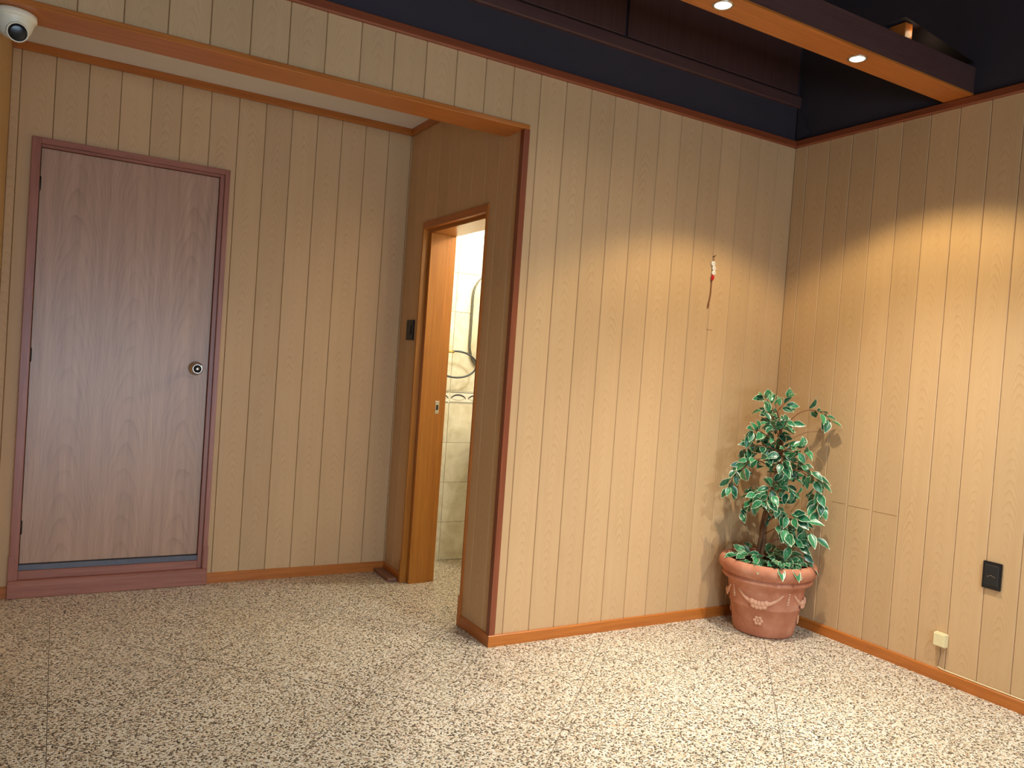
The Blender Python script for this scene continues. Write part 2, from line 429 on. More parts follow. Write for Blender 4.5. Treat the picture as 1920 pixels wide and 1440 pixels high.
# rear wall of the passage (with the closed door)
DX0, DX1, DZ = -3.690, -2.787, 2.224
wall_back = wall_from('wall_back', [(XL-.1, DX0+.01, D+T0, D+.12, 0, 2.75), (DX1-.01, XA+.05, D+T0, D+.12, 0, 2.75), (DX0+.01, DX1-.01, D+T0, D+.12, DZ-.01, 2.75), (DX0, DX1, D+.09, D+.12, 0, DZ)], M_GROOVE)
boards(wall_back, 'x', D, -3.75, XL, XA+.006, (DX0, DX1, DZ), ZB, 2.62)
# passage wall on the right, with the bathroom doorway
BY0, BY1, BZ = .296, 1.078, 2.072
wall_passage = wall_from('wall_passage', [(XA+T0, -1.60, T0+.004, BY0+.002, 0, 2.66), (XA+T0, -1.60, BY1-.002, D+.05, 0, 2.66), (XA+T0, -1.60, BY0+.002, BY1-.002, BZ-.01, 2.66)], M_GROOVE)
boards(wall_passage, 'y', XA, .08, .02, D-.0003, (BY0, BY1, BZ), ZB, 2.62)
# the other side of the passage
wall_left = wall_from('wall_left', [(XL-.12, XL, TH-.001, D+.1, 0, 2.75)], M_LEFTW)
# dark upper walls above the crown
prism_pts = None
wall_upper_front = wall_from('wall_upper_front', [(XW, .15, .004, .15, ZC1, ZTOP)], M_DARK)
# tall dark panels and their ledge
px = [-5.1, -4.13, -3.17, -2.205, -1.242, -.02]
for a, b in zip(px, px[1:]):
    box('upper_panel', a+.008, b-.008, -.012, .004, 2.918, ZTOP-.02, M_DARKW['z'], wall_upper_front, .004)
prism('upper_ledge', [(.004, 2.848), (-.014, 2.848), (-.020, 2.853), (-.020, 2.903), (-.014, 2.910), (.004, 2.910)], 'x', XW, -.005, M_DARKW['x'], wall_upper_front)
# upper right wall with the slanted gap beside the beam
def upper_right():
    y0, y1 = YR, .004; z0, z1 = ZC1, ZTOP
    hole = [(-.50, 3.150), (-.618, 3.152), (-.982, 2.818), (-.74, 2.84)]
    bm = bmesh.new()
    def quadstrip(pts):
        A = [bm.verts.new((.004, *p)) for p in pts]; B = [bm.verts.new((.15, *p)) for p in pts]
        bm.faces.new(A); bm.faces.new(B[::-1]); n = len(pts)
        for i in range(n): bm.faces.new((A[i], A[(i+1)%n], B[(i+1)%n], B[i]))
    H = hole
    quadstrip([(y1, z0), (y1, z1), (H[0][0], z1), H[0], H[3], (H[3][0], z0)])
    quadstrip([(H[0][0], z1), (H[1][0], z1), H[1], H[0]])
    quadstrip([(H[1][0], z1), (y0, z1), (y0, z0), (H[2][0], z0), H[2], H[1]])
    quadstrip([(H[2][0], z0), (H[3][0], z0), H[3], H[2]])
    c = Vector((.077, (y0+y1)/2, z0))
    for v in bm.verts: v.co -= c
    w = struct(from_bm('wall_upper_right', bm, c, None, M_DARK))
    # raw timber in the space behind the gap
    box('rafter', .03, .09, -.600, -.44, 3.00, 3.142, M_TRIM['y'], w, .003)
    box('backing_board', .19, .21, -1.15, -.40, 2.72, 3.35, M_DARK, w)
    box('cavity_lining', .15, .19, -1.15, -.40, 3.17, 3.20, M_TRIM['y'], w)
    return w
wall_upper_right = upper_right()
gl = bpy.data.lights.new('cavity_bulb', 'POINT'); gl.energy = .12; gl.color = (1, .75, .45); gl.shadow_soft_size = .02
glo = bpy.data.objects.new('cavity_bulb', gl); COL.objects.link(glo); glo.location = (.10, -.625, 3.105)
# ceilings
ceiling = struct(box('ceiling', XW-.15, .15, YR-.15, .15, ZTOP, ZTOP+.08, M_DARK))
ceiling_alcove = struct(box('ceiling_alcove', XL-.1, XA+.1, TH, D+.1, 2.66, 2.70, M_ALCEIL))
# walls behind the camera
struct(box('wall_side', XW-.12, XW, YR, TH, 0, ZTOP, M_LEFTW))
wall_rear = wall_from('wall_rear', [(XW, -4.9, YR-.12, YR, 0, ZTOP), (-1.1, .15, YR-.12, YR, 0, ZTOP), (-4.9, -1.1, YR-.12, YR, 1.45, ZTOP), (-4.9, -1.1, YR-.12, YR, 0, .12)], M_LEFTW)
win = struct(box('unseen_window', -4.9, -1.1, YR-.10, YR-.02, .12, .18, M_BLACK))  # unseen window, added low for the daylight it lets in
box('frame_head', -4.9, -1.1, YR-.10, YR-.02, 1.39, 1.45, M_BLACK, win)
for x in (-4.9, -3.65, -2.4, -1.16): box('mullion', x, x+.06, YR-.10, YR-.02, .18, 1.39, M_BLACK, win)
for a, b in ((-4.84, -3.65), (-3.59, -2.4), (-2.34, -1.16)): box('pane', a, b, YR-.063, YR-.057, .18, 1.39, M_GLASS, win)

# ------------------------------------------------------------------ mouldings
def crown_profile(p=.018): return [(0, ZC0), (-p*.7, ZC0), (-p, ZC0+.006), (-p, ZC1-.004), (-p*.8, ZC1), (0, ZC1)]
struct(prism('trim_1', crown_profile(), 'x', XW, 0, M_CROWN['x']))
struct(prism('trim_2', crown_profile(), 'y', YR, -.0005, M_CROWN['y']))
def ac(y0, y1, name, **k): pass
struct(box('trim_3', XL, XA, D-.014, D, 2.62, 2.66, M_TRIM['x'], None, .002))
struct(box('trim_4', XA-.014, XA, TH, D-.014, 2.62, 2.66, M_TRIM['y'], None, .002))
struct(box('trim_5', XL, XL+.014, TH, D-.014, 2.62, 2.66, M_TRIM['y'], None, .002))
# lintel board and corner trim of the opening
struct(box('trim_6', XL, -1.741, -.008, TH+.006, ZL0, ZL1, M_TRIM['x'], None, .002))
struct(prism('trim_7', [(XA-.008, -.008), (-1.740, -.008), (-1.740, -.0005), (XA-.0005, -.0005), (XA-.0005, .024), (XA-.008, .024)], 'z', ZB, ZL0, M_CROWN['z']))
# baseboards
def bb(h=ZB, p=.012): return [(0, 0), (-p, 0), (-p, h-.004), (-p+.004, h), (0, h)]
struct(prism('baseboard_front', bb(), 'x', XA-.012, 0, M_TRIM['x']))
struct(prism('baseboard_right', bb(), 'y', -4.6, -.012, M_TRIM['y']))
struct(prism('baseboard_passage', [(XA+a, z) for a, z in bb()], 'y', .0, BY0, M_TRIM['y']))
struct(prism('baseboard_passage_rear', [(XA+a, z) for a, z in bb()], 'y', BY1, D-.012, M_TRIM['y']))
struct(prism('baseboard_back', [(D+a, z) for a, z in bb(.056)], 'x', DX1, XA, M_TRIM['x']))
struct(prism('baseboard_back_side', [(D+a, z) for a, z in bb(.056)], 'x', XL, DX0, M_TRIM['x']))

# ------------------------------------------------------------------ closed wooden door
door = struct(box('door_1', -3.650, -2.836, D+.012, D+.050, .160, 2.181, M_DOOR, None, .002), 'brown veneered door with a round steel knob, closed above a wooden sill')
fx = M_FRAME
box('casing', DX0, -3.652, D-.022, D+.05, .0875, DZ, fx['z'], door, .002)
box('casing', -2.812, DX1, D-.022, D+.05, .0875, DZ, fx['z'], door, .002)
box('casing', -3.652, -2.812, D-.022, D+.05, 2.196, DZ, fx['x'], door, .002)
box('stop', -2.834, -2.812, D-.006, D+.05, .0875, 2.196, fx['z'], door, .0015)
box('stop', -3.652, -2.834, D-.006, D+.05, 2.183, 2.196, fx['x'], door, .0015)
box('plinth_block', DX0-.003, -3.668, D-.026, D-.020, .0875, .209, fx['z'], door, .001)
box('plinth_block', -2.808, DX1+.003, D-.026, D-.020, .0875, .209, fx['z'], door, .001)
box('sill', DX0-.004, DX1+.004, D-.032, D+.05, 0, .0875, fx['x'], door, .003)
box('step', -3.652, -2.834, D-.012, D+.05, .0875, .130, fx['x'], door, .002)
box('stone_strip', -3.652, -2.834, D-.002, D+.05, .130, .157, M_GRAN, door, .001)
for z in (2.01, 1.183, .34):
    h = lathe('hinge', [(0, -.034), (.005, -.034), (.0065, -.03), (.0065, .03), (.005, .034), (0, .034)], (-3.651, D+.006, z), M_DARKM, door, 12)
YM = Matrix.Rotation(math.radians(90), 4, 'X')     # lathe axis +Z -> -Y
kn = lathe('door_knob', [(0, 0), (.034, 0), (.036, .004), (.030, .010), (.014, .014), (.012, .034), (.018, .040), (.0285, .046), (.030, .056), (.0265, .066), (.0215, .069), (.0195, .067), (.0, .067)], (-2.898, D+.012, 1.160), M_STEEL, door, 40, YM)
lathe('knob_inset', [(0, 0), (.0205, 0), (.0195, .0015), (0, .0015)], (-2.898, D-.0550, 1.160), M_DARKM, kn, 32, YM)
lathe('key_cylinder', [(0, 0), (.008, 0), (.008, .002), (.006, .003), (0, .003)], (-2.898, D-.0566, 1.160), M_STEEL, kn, 24, YM)

# ------------------------------------------------------------------ bathroom doorway frame
jm = M_JAMB
d2 = struct(box('door_2', XA-.009, XA+.027, BY1-.015, BY1, 0, BZ, jm['z'], None, .0015), 'narrow wooden door frame of the lit bathroom')
box('casing', XA-.009, XA+.027, BY0, BY0+.016, 0, BZ, M_TRIM['z'], d2, .0015)
box('casing', XA-.009, XA+.027, BY0+.016, BY1-.015, BZ-.040, BZ, M_TRIM['y'], d2, .0015)
box('jamb', XA+.027, -1.622, 1.028, BY1-.001, 0, BZ-.058, jm['z'], d2, .0015)
box('jamb', -1.622, -1.572, 1.038, BY1-.001, 0, BZ-.058, jm['z'], d2, .0015)
box('jamb', XA+.027, -1.572, BY0+.002, BY0+.030, 0, BZ-.058, jm['z'], d2, .0015)
box('head_jamb', XA+.027, -1.572, BY0+.002, BY1-.001, BZ-.058, BZ-.005, jm['y'], d2, .0015)
box('plinth_block', XA-.014, XA-.009, BY0-.004, BY0+.020, 0, .15, M_TRIM['z'], d2, .001)
box('plinth_block', XA-.014, XA-.009, BY1-.017, BY1+.003, 0, .13, jm['z'], d2, .001)
sp = box('strike_plate', -1.640, -1.616, 1.0265, 1.0285, .985, 1.058, M_STEEL, d2, .0005)
box('latch_hole', -1.634, -1.622, 1.0258, 1.0270, 1.006, 1.036, M_DARKM, sp)

# ------------------------------------------------------------------ tiled bathroom behind the doorway
TW, TG = .25, .0022
wt = wall_from('wall_bathroom_back', [(-1.60, .0, YB+.008, YB+.1, 0, 2.55)], M_GROUT)
rows = [(0, .250), (.250, .509), (.509, .767), (.767, 1.022), (1.100, 1.355), (1.355, 1.612), (1.612, 1.862), (1.862, 2.111), (2.111, 2.36)]
tc_ = {}
for z0, z1 in rows:
    x = -1.59
    while x < -.62:
        h = round(z1-z0, 3)
        if h not in tc_:
            bm = bmesh.new(); box_bm(bm, -TW/2+TG/2, TW/2-TG/2, 0, .010, TG/2, h-TG/2, .0012)
            bmesh.ops.recalc_face_normals(bm, faces=bm.faces); me = bpy.data.meshes.new('wall_tile'); bm.to_mesh(me); bm.free(); me.materials.append(M_TILE); tc_[h] = me
        link('wall_tile', tc_[h], (x+TW/2, YB, z0), wt); x += TW
x = -1.59
while x < -.62:
    bt = box('border_tile', x+.001, x+TW-.001, YB-.001, YB+.009, 1.023, 1.099, M_TILEB, wt, .001)
    for zz in (1.028, 1.0915): box('line', x+.002, x+TW-.010, YB-.0018, YB, zz, zz+.0038, M_TILEG, bt)
    # grey interlaced arcs in relief, two arches to a tile
    for k in range(2):
        cx_ = x+.0625+.125*k
        def arc(flip, mat_):
            bm = bmesh.new(); n = 12; A = []; B = []
            for i in range(n+1):
                a = math.pi*(.12+.76*i/n); r1, r2 = .052, .052
                zc = 1.0600 + (-.022+.040*math.sin(a))*(1 if flip else -1)
                th = .0075+.003*math.sin(a)
                A.append((cx_+.058*math.cos(a), zc-th/2)); B.append((cx_+.058*math.cos(a), zc+th/2))
            o = []
            for p, q in zip(A, B): o.append((bm.verts.new((p[0], YB-.0022, p[1])), bm.verts.new((q[0], YB-.0022, q[1])), bm.verts.new((p[0], YB, p[1])), bm.verts.new((q[0], YB, q[1]))))
            for p, q in zip(o, o[1:]):
                bm.faces.new((p[0], q[0], q[1], p[1])); bm.faces.new((p[0], p[2], q[2], q[0])); bm.faces.new((p[1], q[1], q[3], p[3]))
            bm.faces.new((o[0][0], o[0][1], o[0][3], o[0][2])); bm.faces.new((o[-1][0], o[-1][2], o[-1][3], o[-1][1]))
            c = Vector((cx_, YB, 1.06))
            for v in bm.verts: v.co -= c
            from_bm('arc', bm, c, bt, mat_)
        arc(False, M_TILEP); arc(True, M_TILEG)
    x += TW
struct(box('wall_bathroom_front', -1.60, -.62, TH+.001, TH+.012, 0, 2.4, M_TILE))
lin_ = wall_from('wall_bathroom_near', [(-1.599, -1.590, TH+.012, BY0, 0, 2.4), (-1.599, -1.590, BY1, YB, 0, 2.4), (-1.599, -1.590, BY0, BY1, BZ, 2.4)], M_TILE)
struct(box('wall_bathroom_side', -.62, -.55, TH, YB+.05, 0, 2.5, M_TILE))
struct(box('ceiling_bathroom', -1.62, -.5, TH, YB+.1, 2.40, 2.45, M_ALCEIL))
bl = empty('bathroom_ceiling_lamp', (-1.0, .80, 2.40))
lathe('lamp_base', [(0, 0), (.13, 0), (.13, -.02), (0, -.02)], (-1.0, .80, 2.40), M_WHITEP, bl, 32)
lathe('shade', [(.115, -.021), (.12, -.03), (.10, -.055), (.05, -.068), (0, -.07)], (-1.0, .80, 2.40), emit('bathroom_glow', (1, .97, .88), 3.0), bl, 32)
tag(bl, 'round white ceiling lamp lighting the tiled bathroom', 'lamp')
b = bpy.data.lights.new('bathroom_bulb', 'POINT'); b.energy = BATH_W; b.color = (1, .95, .80); b.shadow_soft_size = .06
bo = bpy.data.objects.new('bathroom_bulb', b); COL.objects.link(bo); bo.location = (-1.0, .80, 2.28)
# mirror with rounded corners
def rounded(w, h, r, n=8):
    pts = []
    for cx_, cz_, a0 in ((w/2-r, h-r, 0), (-w/2+r, h-r, 90), (-w/2+r, r, 180), (w/2-r, r, 270)):
        for i in range(n+1):
            a = math.radians(a0+90*i/n); pts.append((cx_+r*math.cos(a), cz_+r*math.sin(a)))
    return pts
mi = empty('bathroom_mirror', (-1.02, YB-.02, 1.25))
def shift(pts, dx, dz): return [(p[0]+dx, p[1]+dz) for p in pts]
prism('mirror_rim', shift(rounded(.42, .66, .17), -1.02, 1.235), 'y', YB-.016, YB-.004, M_MIREDGE, mi)
prism('mirror_glass', shift(rounded(.405, .645, .163), -1.02, 1.2425), 'y', YB-.020, YB-.015, M_MIRROR, mi)
tag(mi, 'mirror with rounded ends on the tiled bathroom wall', 'mirror')
# towel ring
tr = empty('towel_ring', (-1.40, YB-.05, 1.36))
RC = Vector((-1.335, YB-.055, 1.275))
ring = [RC + Vector((.145*math.cos(a), 0, .084*math.sin(a))) for a in [math.radians(108-280*i/40) for i in range(41)]]
tube('ring', ring, .0065, plain('slate_grey_plastic', srgb(66, 70, 74), .35), tr, 10)
p0 = ring[0]; 
tube('ring_end', [p0+Vector((.022,0,-.002)), p0, p0+Vector((-.03, 0, -.004))], .0085, M_BRASS, tr, 12)
tube('arm', [p0+Vector((-.03, 0, -.004)), p0+Vector((-.05, 0, -.005)), Vector((p0.x-.05, YB, p0.z-.005))], .006, M_BRASS, tr, 10)
tag(tr, 'grey towel ring with a brass end on the bathroom wall', 'towel ring')
# wash basin
def basin():
    c = Vector((-1.0, YB-.225, 0)); root = empty('wash_basin', (-1.0, YB-.02, .60))
    bm = bmesh.new(); seg = 40
    def ringv(rx, ry, z, yo=0):
        return [bm.verts.new((rx*math.cos(2*math.pi*i/seg), yo+ry*math.sin(2*math.pi*i/seg), z)) for i in range(seg)]
    prof = [(.02, .02, .64, .05), (.11, .12, .65, .03), (.17, .165, .70, .015), (.215, .195, .78, 0), (.228, .205, .815, 0), (.226, .203, .822, 0), (.20, .175, .818, 0), (.17, .145, .76, 0), (.10, .09, .71, 0), (.01, .01, .70, 0)]
    rs = [ringv(a, b_, z, yo) for a, b_, z, yo in prof]
    for p, q in zip(rs, rs[1:]):
        for i in range(seg): bm.faces.new((p[i], p[(i+1)%seg], q[(i+1)%seg], q[i]))
    bm.faces.new(rs[0]); bm.faces.new(rs[-1])
    from_bm('bowl', bm, c, root, M_PORC, True)
    box('back_plate', -1.12, -.88, YB-.06, YB-.001, .66, .83, M_PORC, root, .01, 2)
    tube('tap', [(-1.0, YB-.05, .83), (-1.0, YB-.05, .92), (-1.0, YB-.08, .945), (-1.0, YB-.15, .93)], .009, M_STEEL, root, 10)
    tag(root, 'white porcelain wash basin below the bathroom mirror', 'basin')
basin()

# ------------------------------------------------------------------ ceiling beam and its recessed downlights
bmx = empty('ceiling_beam', (-2.6, -.928, ZC1))
box('beam_body', -5.38, -.0005, -.993, -.862, ZC1+.012, 2.792, M_DARKW['x'], bmx, .002)
box('underside_board', -5.38, -.0005, -.995, -.860, ZC1+.0005, ZC1+.012, M_TRIM['x'], bmx, .0015)
tag(bmx, 'reddish-brown wooden ceiling beam carrying the recessed downlights', 'beam')
def spot(x, y, z, watt, col, size, blend):
    s = bpy.data.lights.new('downlight_beam', 'SPOT'); s.energy = watt; s.color = col; s.spot_size = math.radians(size); s.spot_blend = blend; s.shadow_soft_size = .022
    so = bpy.data.objects.new('downlight_beam', s); COL.objects.link(so); so.location = (x, y, z-.03)
def fixture(x, y, z, glow, parent):
    lathe('rim', [(.030, .000), (.031, -.003), (.036, -.0035), (.040, -.001), (.040, .0)], (x, y, z), M_STEEL, parent, 32)
    lathe('lamp_face', [(0, -.0015), (.020, -.0018), (.030, -.001), (.030, 0)], (x, y, z), glow, parent, 32)
def downlight(x, y, z, glow, label):
    r = empty('recessed_downlight', (x, y, z)); fixture(x, y, z, glow, r); tag(r, label, 'downlight', 'recessed downlights')
downlight(-.737, -.93, ZC1, M_GLOW_W, 'bright white recessed downlight on the beam, the one closer to the corner')
spot(-.737, -.93, ZC1, FLOOD_W, FLOOD_COL, 119, .3); spot(-.737, -.93, ZC1, CORE_W, CORE_COL, 88, 1.0)
downlight(-1.501, -.93, ZC1, M_GLOW_Y, 'warm white recessed downlight at the top edge of the beam')
spot(-1.501, -.93, ZC1, CORE_W*.6, CORE_COL, 88, 1.0); spot(-1.501, -.93, ZC1, CORE_W*.75, CORE_COL, 54, 1.0); spot(-1.501, -.93, ZC1, 10.0, CORE_COL, 160, .7)
fixture(-2.265, -.93, ZC1, M_GLOW_Y, bmx); spot(-2.265, -.93, ZC1, THIRD_W, CORE_COL, 109, .5)  # unseen third lamp, added where the row's spacing continues
rb = struct(box('added_rear_beam', -5.38, -.0005, -2.665, -2.535, ZC1+.0005, 2.792, M_DARKW['x'], None, .002))  # unseen rear beam, added with its downlights to light the room
for x_, w_ in zip((-.8, -2.3), REAR_W):
    fixture(x_, -2.6, ZC1, M_GLOW_W, rb); spot(x_, -2.6, ZC1, w_, REAR_COL, 130 if x_ > -1 else 166, .5)

# ------------------------------------------------------------------ dome camera under the lintel
cx_, cy_ = -3.718, .088
dc = empty('dome_camera', (cx_, cy_, ZL0))
lathe('mount', [(0, 0), (.056, 0), (.0655, -.006), (.0665, -.020), (.062, -.027), (0, -.027)], (cx_, cy_, ZL0), M_WHITEP, dc, 56)
lathe('housing', [(.060, -.027), (.057, -.040), (.050, -.060), (.038, -.078), (.02, -.088), (0, -.091)], (cx_, cy_, ZL0), M_WHITEP, dc, 48)
dirn = Vector((.14, -.90, -.42)).normalized()
q = dirn.to_track_quat('Z', 'Y').to_matrix().to_4x4()
lathe('lens_collar', [(.030, 0), (.0325, .004), (.0315, .009), (.028, .010), (.028, 0)], Vector((cx_+.006, cy_, ZL0-.057))+dirn*.046, M_WHITEP, dc, 40, q)
ln_ = lathe('lens_window', [(.0285, 0), (.0285, .008), (.02, .011), (0, .0125)], Vector((cx_+.006, cy_, ZL0-.057))+dirn*.046, plain('lens_black', srgb(14, 12, 14), .25), dc, 40, q)
tag(dc, 'small white dome security camera under the end of the wooden lintel', 'camera')

# ------------------------------------------------------------------ switch, socket, phone box with its wire
sw = box('light_switch', XA-.010, XA+.0005, 1.120, 1.222, 1.399, 1.517, M_BLACK, None, .003, 2)
box('rocker', XA-.014, XA-.0095, 1.145, 1.197, 1.43, 1.487, M_BLACK, sw, .002)
tag(sw, 'black light switch beside the bathroom door frame', 'switch')
so_ = box('wall_socket', -.011, .0005, -1.293, -1.215, .477, .594, M_BLACK, None, .002, 2)
ins = box('socket_face', -.0125, -.0105, -1.283, -1.225, .492, .580, plain('black_plastic_satin', srgb(30, 30, 32), .45), so_, .001)
for dy in (-.012, .012): box('slot', -.0130, -.0122, -1.254+dy-.001, -1.254+dy+.001, .530, .542, M_DARKM, ins)
for k, (dy, dz) in enumerate(((.014, -.004), (.007, .000), (-.001, .002), (-.008, -.001), (-.015, -.003))):
    box('contact', -.0134, -.0122, -1.254+dy-.0025, -1.254+dy+.0025, .533+dz, .536+dz, M_STEEL, ins)
tag(so_, 'black wall socket plate low on the right panelled wall', 'socket')
jb = box('phone_junction_box', -.026, .0005, -1.089, -1.031, .160, .222, M_CREAM, None, .004, 2)
box('lid', -.029, -.0255, -1.086, -1.034, .163, .219, M_CREAM, jb, .002)
tag(jb, 'small cream phone junction box just above the baseboard', 'junction box')
wpath = smooth_path([(-.012, -1.060, .161), (-.010, -1.063, .135), (-.008, -1.060, .11), (-.010, -1.056, .085), (-.008, -1.054, .066)], 5)
wr = tube('phone_wire', wpath, .0022, M_WIRE, None, 8)
tube('run', [(-.008, -1.054, .066), (-.006, -1.07, .0585), (-.006, -1.3, .0585), (-.006, -2.2, .0585)], .0025, M_CREAM, wr, 8)
tag(wr, 'thin wire dropping from the junction box and along the baseboard', 'wire')

# ------------------------------------------------------------------ wood strip lying on the floor
ws = box('wood_strip', -1.832, -1.776, 1.10, 1.335, 0.0005, .021, trimwood('raw_brown_wood', srgb(158, 112, 84), srgb(120, 80, 58), 'y', .6), None, .002)
tag(ws, 'short loose wooden strip on the floor by the passage baseboard', 'wood strip')

# ------------------------------------------------------------------ corner flap of the dark lining
fl = prism('lining_flap', [(-.006, 2.846), (-.006, 2.672), (-.092, 2.690)], 'x', -.010, .003, M_DARK)
tag(fl, 'dark triangular flap of lining in the corner above the crown moulding', 'flap')

# ------------------------------------------------------------------ hanging charm on the front wall
hc = empty('hanging_charm', (-.560, 0, 1.945))
M_CHW = plain('charm_white', srgb(240, 232, 220), .5); M_CHR = plain('charm_red', srgb(214, 40, 48), .45); M_CORD = plain('charm_cord', srgb(138, 84, 40), .7)
tube('nail', [(-.560, .004, 1.945), (-.560, -.018, 1.949)], .0018, M_DARKM, hc, 8)
tube('loop', [(-.560, -.012, 1.947), (-.566, -.010, 1.930), (-.564, -.010, 1.920)], .0015, M_CORD, hc, 6)
for cx2, cz2, rr in ((-.564, 1.907, .0145), (-.556, 1.883, .013), (-.556, 1.859, .0135)):
    ro = lathe('rosette', [(0, 0), (rr*.8, 0), (rr, .004), (rr*.92, .008), (rr*.55, .010), (rr*.42, .0085), (rr*.3, .0105), (0, .011)], (cx2, -.002, cz2), M_CHW, hc, 20, YM)
    lathe('eye', [(0, 0), (.0025, 0), (.002, .0012), (0, .0012)], (cx2, -.0128, cz2), plain('charm_grey', srgb(170, 160, 150), .5), ro, 12, YM)
box('red_knot', -.571, -.555, -.016, -.002, 1.822, 1.846, M_CHR, hc, .004, 2)
for k in range(4):
    box('knot_loop', -.5735+.003*k, -.566+.003*k, -.018, -.006, 1.818+.006*(k%2), 1.834+.006*(k%2), M_CHR, hc, .003, 2)
for k in (-.0016, .0016):
    tube('tassel_cord', smooth_path([(-.564+k, -.006, 1.820), (-.564+k, -.005, 1.77), (-.566+k*1.5, -.005, 1.735), (-.574+k*2, -.004, 1.690), (-.577+k*2, -.004, 1.668)], 5), .0016, M_CORD, hc, 6)
lathe('tassel_knot', [(0, -.004), (.004, -.003), (.005, 0), (.004, .003), (0, .004)], (-.575, -.006, 1.688), M_CORD, hc, 12)
tag(hc, 'hanging charm of three white rosettes, a red knot and a cord on the panelled wall', 'charm')

# ------------------------------------------------------------------ potted artificial ficus in the corner
PC = Vector((-.262, -.262, 0)); ER = Vector((.8642, -.5031, 0)); ED = Vector((.5031, .8642, 0))
def PL(r, d, z): return PC + ER*r + ED*d + Vector((0, 0, z))
plant = empty('potted_ficus', PC)
tag(plant, 'artificial ficus with white-edged green leaves in a terracotta pot in the corner', 'potted plant')
prof = [(0, 0), (.140, 0), (.150, .004), (.154, .014), (.160, .05), (.1765, .147), (.1815, .150), (.1815, .1535), (.1785, .157), (.192, .235), (.198, .272), (.222, .279), (.228, .286), (.226, .294), (.216, .300), (.214, .306), (.228, .311), (.242, .324), (.248, .340), (.247, .358), (.239, .373), (.226, .381), (.212, .380), (.203, .370), (.200, .350), (.196, .30), (.0, .30)]
pot = lathe('pot', prof, PC, M_TERRA, plant, 72)
lathe('soil', [(0, .345), (.12, .348), (.2005, .342), (.199, .335), (0, .335)], PC, M_SOIL, plant, 40)
def rad_at(z):
    for (r0, z0), (r1, z1) in zip(prof[1:], prof[2:]):
        if z0 <= z <= z1 and z1 > z0: return r0 + (r1-r0)*(z-z0)/(z1-z0)
    return .2
# relief ornaments: a garland on each quarter, tassels between, a rosette below
def on_pot(ang, z, lift=0): r = rad_at(z)+lift; return Vector((r*math.cos(ang), r*math.sin(ang), z))
A0 = math.atan2(-ED.y, -ED.x)          # direction towards the viewer of the room
def blob(bm, c, nrm, r, flat=.55, seg=8):
    q_ = nrm.to_track_quat('Z', 'Y').to_matrix().to_4x4(); q_.translation = c
    lathe_bm(bm, [(r*math.cos(a), r*flat*math.sin(a)) for a in [math.radians(x_) for x_ in (0, 25, 50, 72)]] + [(0, r*flat)], seg, q_)
def garland(ac_):
    bm = bmesh.new(); span = .62
    n = 14; pts = []; rads = []
    for i in range(n+1):
        t = -1+2*i/n; a = ac_+t*span; z = .238-.062*(1-t*t)
        pts.append(on_pot(a, z, .0005)); rads.append(.004+.0075*(1-t*t))
    tube_bm(bm, pts, rads, 8)
    for row, (dz, m_) in enumerate(((.007, 5), (-.009, 4))):
        for k in range(m_):
            t = (k-(m_-1)/2)*.17; a = ac_+t*span*.62/ .62*.9; z = .238-.062*(1-t*t)+dz
            p = on_pot(a, z, .005); blob(bm, p, Vector((p.x, p.y, 0)).normalized(), .0155, .8)
    for s_ in (-1, 1):
        for k in range(3):
            t = s_*(.50+.10*k); a = ac_+t*span*.9; z = .238-.062*(1-t*t)
            p = on_pot(a, z, .002); blob(bm, p, Vector((p.x, p.y, 0)).normalized(), .009-.0015*k, .7, 6)
    return from_bm('garland', bm, PC, pot, M_TERRAP, True)
def tassel(ac_):
    bm = bmesh.new()
    for z, r in ((.243, .006), (.230, .0055), (.217, .0075), (.203, .0085), (.190, .007)):
        p = on_pot(ac_, z, .001); blob(bm, p, Vector((p.x, p.y, 0)).normalized(), r, .8)
    return from_bm('tassel', bm, PC, pot, M_TERRAP, True)
def rosette(ac_):
    bm = bmesh.new(); z = .092; c = on_pot(ac_, z, .001); nrm = Vector((c.x, c.y, -.02)).normalized(); tx = Vector((-c.y, c.x, 0)).normalized()
    for k in range(6):
        a = k*math.pi/3; p = c + tx*.0165*math.cos(a) + Vector((0,0,1))*.0165*math.sin(a)
        blob(bm, p, nrm, .0095, .5)
    blob(bm, c, nrm, .007, .9)
    return from_bm('rosette', bm, PC, pot, M_TERRAP, True)
for k in range(4):
    a = A0 - .48 + k*math.pi/2
    garland(a); tassel(a+math.pi/4); rosette(a)
# trunk of three twisted stems
tp = [(-.045, .0, .335), (-.041, 0, .45), (-.036, 0, .56), (-.006, 0, .736), (.019, 0, .878), (.018, 0, 1.02), (-.012, .01, 1.15)]
tpath = smooth_path([Vector(p) for p in tp], 6)
for k in range(3):
    pts, rads = [], []
    for i, p in enumerate(tpath):
        t = i/(len(tpath)-1); a = k*2.094+t*7.5; rr = .0125*(1-.75*t)
        pts.append(PL(p.x+rr*math.cos(a), p.y+rr*math.sin(a), p.z)); rads.append(.013*(1-.72*t))
    tube('stem', pts, rads, M_BARK, plant, 8)
